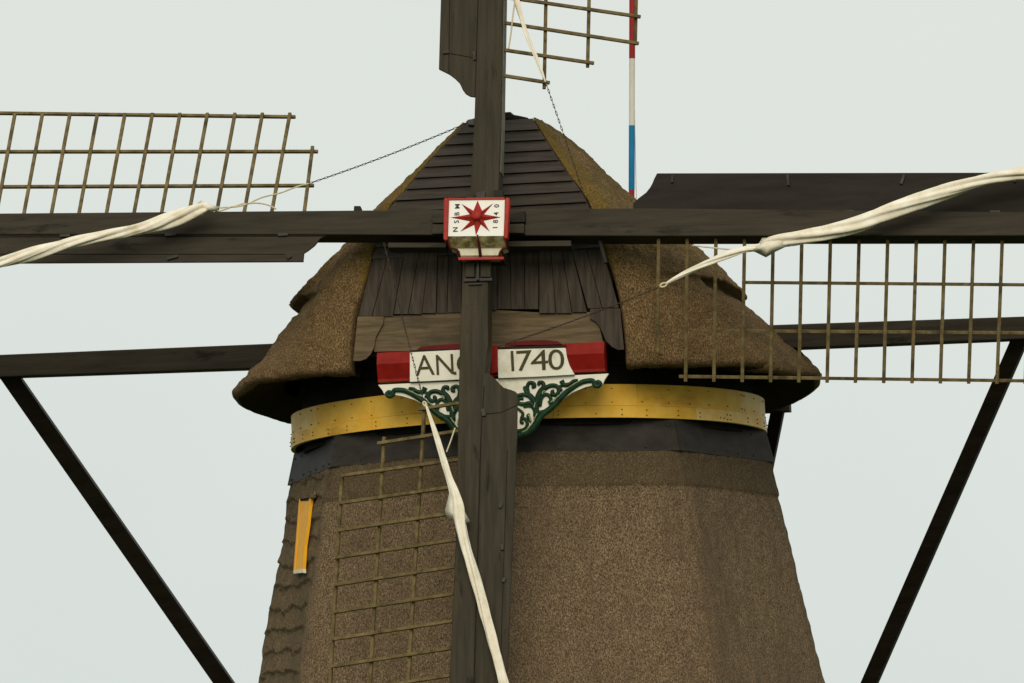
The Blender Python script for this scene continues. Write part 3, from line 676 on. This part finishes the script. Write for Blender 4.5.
for i in range(4):
    ya, yb3 = YP+.12 + .012*i, YP+.12+.012*(i+1)
    q = [sh(*fl[i], ya), sh(*fr[i], ya), sh(*fr[i+1], yb3), sh(*fl[i+1], yb3)]; yy = [ya, ya, yb3, yb3]
    v = [(p[0], y_, p[1]) for p, y_ in zip(q, yy)]; b.add(v + [(x, y_+.16, z_) for x, y_, z_ in v], [(0,1,2,3),(7,6,5,4),(0,4,5,1),(1,5,6,2),(2,6,7,3),(3,7,4,0)])
b.build('cream_flare', creamw, pe)
for side in (fl, fr):
    sgn = -1 if side is fl else 1
    sp = [((447.2 if sgn<0 else 504.6), 236)] + side
    ys = [YP-.01, YP+.115] + [YP+.12+.012*(i+1) for i in range(4)]
    b = MB(); b.tube([(sh(q[0]+sgn*.6, q[1], y_)[0], y_-.005, sh(*q, y_)[1]) for q, y_ in zip(sp, ys)], .014, 8); b.build('dark_edge', material('dark_red_edge', (.06,.01,.008), (.09,.015,.012), 5, .5, 0) if sgn < 0 else bpy.data.materials['dark_red_edge'], pe, True)
b = MB(); q = [sh(458,257.3,YP+.15), sh(504,256.8,YP+.15), sh(503.5,259.6,YP+.15), sh(458.3,260.3,YP+.15)]; b.prism(q, YP+.14, YP+.19); b.build('red_edge', hubred, pe, bevel=.003)
b = MB(); b.tube([(sh(477.6,235,YP)[0], YP-.006, sh(477.6,235,YP)[1]), (sh(478.6,242,YP+.06)[0], YP+.05, sh(478.6,242,YP+.06)[1]), (sh(479.8,249,YP+.13)[0], YP+.11, sh(479.8,249,YP+.13)[1]), (sh(480.6,257,YP+.16)[0], YP+.15, sh(480.6,257,YP+.16)[1])], [.010,.013,.017,.017], 8)
b.build('dark_seam', bpy.data.materials['dark_red_edge'], pe, True)
# star: eight points, longer across than up
c0 = (477, 217.6); tips = [(477.6,200.6),(493.5,203.2),(501,217.3),(489.8,231.8),(475.9,235.6),(460.3,231.6),(450.6,217.6),(461.5,203.9)]
inn_ = [(483.4,209.2),(485.8,213.6),(485.4,221.6),(481.8,226),(473.6,226.6),(468.4,222.2),(468.0,213.6),(472.6,209.2)]
inn = [(c0[0]+(a-c0[0])*.80, c0[1]+(c-c0[1])*.82) for a, c in inn_]
b = MB(); cc = Vector((sh(*c0, YP)[0], YP-.05, sh(*c0, YP)[1])); ringp = []
for t_, i_ in zip(tips, inn): ringp += [t_, i_]
ringv = [Vector((*[sh(*q, YP)[0]], YP-.003, sh(*q, YP)[1])) for q in ringp]
b.add([cc] + ringv, [(0, 1+i, 1+(i+1) % 16) for i in range(16)])
b.add([v + Vector((0,.003,0)) for v in ringv], [tuple(range(16))])
star = b.build('star', hubred, pe)
b = MB(); x_, z_ = sh(476.6, 215.6, YP-.05); b.tube([(x_, YP-.02, z_), (x_, YP-.09, z_), (x_, YP-.10, z_)], [.058,.05,.03], 16); b.build('boss', hubred, pe, True, auto=40)
def hubtext(ch, px, py, size, sx=1.0, rot=90, sy=1.0):
    x, z_ = sh(px, py, YP-.004)
    text_mesh(ch, 'lettering', ink, pe, Matrix.Translation((x, YP-.004, z_)) @ Matrix.Rotation(R(-rot), 4, 'Y') @ RX, size, sx, .003, .0003)
for ch, px, py in (('N',455.6,229.4),('S',456.8,221.6),('B',457.2,213.8),('M',457.6,206.2)): hubtext(ch, px, py, .080, 1.0)
for ch, px, py in (('1',495.4,227.4),('8',495.8,221.4),('4',496.4,213.6),('0',496.9,205.8)): hubtext(ch, px, py, .080, 1.0)

# ------------------------------------------------------------------ furled sailcloths
def spath(pts, y, n_=10): return [Vector((sh(a, b_, yy)[0], yy, sh(a, b_, yy)[1])) for a, b_, yy in [tuple(q) for q in spline([(p[0], p[1], p[2] if len(p) > 2 else y) for p in pts], n_)]]
def furled(pix, rad, label, ropes=(), y=-.14, lobes=4, depth=.30, twist=6, loops=(), flaps=(), seed=0, flat=.8, group='furled sailcloths tied along the sails'):
    o0 = empty('furled_sailcloth', MS, label, 'sailcloth', group)
    P = spath(pix, y); rr = [q[0]/86 for q in spline([(r_, 0) for r_ in rad], 10)]
    b = MB(); b.tube(P, [max(.006, r_*.78) for r_ in rr], 48, lobes, depth, twist, flat, nz=.12, seed=seed)
    c_ = b.build('canvas', cloth, o0, True)
    for pth in ropes: b = MB(); b.tube(spath(pth, y), .009, 6); b.build('tie_rope', ropem, o0, True)
    for (cx_, cy_, rx, ry, an) in loops:
        pts = []
        for i in range(17):
            a = 2*math.pi*i/16; ux, uy = rx*math.cos(a), ry*math.sin(a); pts.append((cx_ + ux*math.cos(R(an)) - uy*math.sin(R(an)), cy_ + ux*math.sin(R(an)) + uy*math.cos(R(an))))
        b = MB(); b.tube([Vector((sh(*q, y)[0], y, sh(*q, y)[1])) for q in pts], .012, 6); b.build('loop', ropem, o0, True)
    for fl_ in flaps:
        b = MB(); vv = [(*(lambda s_: (s_[0], yy, s_[1]))(sh(a, b_, yy)),) for a, b_, yy in fl_]; n_ = len(vv)
        c2 = Vector((0,0,0))
        for v in vv: c2 += Vector(v)/n_
        c2.y -= .05; c3 = c2 + Vector((0,.07,0))
        b.add(vv + [tuple(c2), tuple(c3)], [(i, (i+1) % n_, n_) for i in range(n_)] + [((i+1) % n_, i, n_+1) for i in range(n_)]); b.build('loose_fold', cloth, c_, True)
    return o0
furled([(-260,310),(-120,288),(-30,270),(0,262.5),(30,254.5),(70,243),(110,234.5),(145,227.5),(175,218),(195,211),(205,208),(211,208)], [6,7,7,6.5,7,6,6.2,6.8,8.2,8.4,7.2,3.2],
       'cream sailcloth furled in a twist across the left sail', ropes=[[(211,208),(225,207.5),(243,205.5),(262,197.5),(280,193),(296,187),(309,183.5)], [(243,204.5),(256,203),(268,205),(276,209)], [(210,207),(218,211),(232,207),(245,203)]], seed=1, twist=-8,
       flaps=[[(196,204,-.17),(201,200.5,-.17),(207,204,-.17),(219,206.5,-.16),(217,211,-.16),(205,213,-.16)]])
furled([(212,207.5),(232,205.5),(250,200.5),(268,196.5),(290,188.5),(308,184)], [2.2,1.6,2.4,2.0,1.2,.8], '', y=-.15, seed=8) if False else None
furled([(1290,120),(1150,152),(1060,168),(1015,174),(985,179.5),(955,188.5),(920,200.5),(885,213),(860,223.5),(835,230.5),(810,236),(785,240),(768,243.5),(762,246)], [8,8,7.5,7,7,8,8.2,8.6,9,8.4,8,7.6,6.4,3.5],
       'cream sailcloth furled across the right sail with its thin tail ending in a loop', ropes=[[(757,251),(735,250),(715,248),(692,245.5)]], loops=[(663.5,285,3.4,1.8,-20)], seed=3, twist=5,
       flaps=[[(762,238,-.17),(790,236,-.17),(792,244,-.16),(775,252,-.16),(766,257.5,-.17),(755,252,-.16),(747,250.5,-.16),(758,245,-.17)]])
o_r = [o for o in COL.objects if o.name.startswith('furled_sailcloth')][-1]
b = MB(); b.tube(spath([(762,247),(745,249.5),(730,254),(710,262),(690,271),(674,279),(666,283.5)], -.15), [q/86 for q, in spline([(3.2,),(2.6,),(3.2,),(3.2,),(2.6,),(1.6,),(.8,)], 10)], 32, 4, .28, 8, .8, nz=.08); b.build('canvas_tail', cloth, o_r, True)
furled([(425.5,403.5),(430,417),(437,438),(444,461),(449,478),(454.5,494),(458.5,510),(461,528),(466,548),(473,570),(480,594),(487,620),(494,646),(501,672),(506,692),(530,780),(570,900)], [.9,2,2.8,3.2,3.4,5.2,7.6,6.6,6.0,5.6,5.4,5.2,5.4,5.0,5.2,5,5],
       'white sailcloth hanging in a long twist down the bottom sail', ropes=[[(455,428),(451,440),(446.5,452)]], loops=[(424.8,404,2.4,1.4,60)], seed=5, twist=4, lobes=4, depth=.30,
       flaps=[[(450,490,-.16),(459,498,-.17),(466,514,-.16),(470,521,-.15),(462,527,-.16),(456,520,-.17),(446,516,-.16),(445,510,-.16)]], y=-.16)
furled([(505,-60),(512,-20),(517,2),(522,20),(528,38),(535,55),(541,70),(545.5,82)], [5,4,3.2,2.6,2.6,2.2,1.6,.7],
       'thin end of cream sailcloth coming down beside the top sail', ropes=[[(515,0),(513,15),(511,33),(508.5,49)]], seed=7, y=-.14, lobes=4)

# ------------------------------------------------------------------ chains
def chain(a, b_, ya, yb4, label, fine=.0038, sagpx=2.0):
    A_ = Vector((sh(*a, ya)[0], ya, sh(*a, ya)[1])); B_ = Vector((sh(*b_, yb4)[0], yb4, sh(*b_, yb4)[1]))
    L_ = (B_-A_).length; n_ = max(6, int(L_/.046)); b = MB(); d = (B_-A_).normalized()
    up = Vector((0,1,0)); s1 = (up - d*up.dot(d)).normalized(); s2 = d.cross(s1)
    for i in range(n_):
        t = (i+.5)/n_; c = A_.lerp(B_, t) + Vector((0,0,-sagpx/86*4*t*(1-t))); sd_ = s1 if i % 2 else s2
        pts = []
        for k in range(9):
            al = 2*math.pi*k/8; pts.append(c + d*(math.cos(al)*.030) + sd_*(math.sin(al)*.009))
        b.tube(pts, fine, 5)
    o = b.build('chain', chainm, None, True); o.matrix_world = MS
    return tag(o, label, 'chain', 'chains holding the furled sailcloths')
chain((309,183.5), (468.5,122.5), -.14, .05, 'thin dark chain from the left sailcloth rising to the upright stock')
chain((545.5,82), (588,207), -.14, .1, 'thin dark chain hanging from the top sailcloth down to the roof edge', sagpx=-1.0)
chain((661,286.5), (499,346), -.14, .1, 'thin chain from the looped right sailcloth across the boarded front', sagpx=2)
chain((424,402), (384,243), -.16, .1, 'thin chain rising from the bottom sailcloth past the first letter', sagpx=2)
sprism('chain_bracket', [(467.5,119.5),(474.5,118.5),(474.5,125),(467.5,124.5)], .0, .1, ironm)

# ------------------------------------------------------------------ striped pole behind the cap
def wp(px, py, wy=1.25):
    o, d = ray(px, py, Matrix()); return o + d*((wy-o.y)/d.y)
a = wp(631.6, 197); t_ = wp(632.3, 0); d = (t_-a).normalized()
pole = empty('striped_pole', Matrix.Translation(a - d*1.2), 'slim red, white and blue painted pole standing up behind the thatched cap', 'flagpole')
inv = pole.matrix_world.inverted()
def seg_(y0, y1, name, mat, r_=.034):
    P = inv @ (a + d*((197-y0)/86)); Q = inv @ (a + d*((197-y1)/86)); b = MB(); b.tube([P, Q], r_, 14); b.build(name, mat, pole, True, auto=40)
seg_(300, 190, 'red_band', polered); seg_(190, 124, 'blue_band', bluem, .036); seg_(124, 55.5, 'white_band', polewhite); seg_(55.5, -150, 'red_band', polered, .036)
b = MB(); P = inv @ wp(636.5, 205); Q = inv @ wp(633.5, 60); Q2 = inv @ wp(635, -140); b.tube([P, Q, Q2], .005, 5); b.build('halyard', ropem, pole)
scn.render.resolution_x = W; scn.render.resolution_y = HH
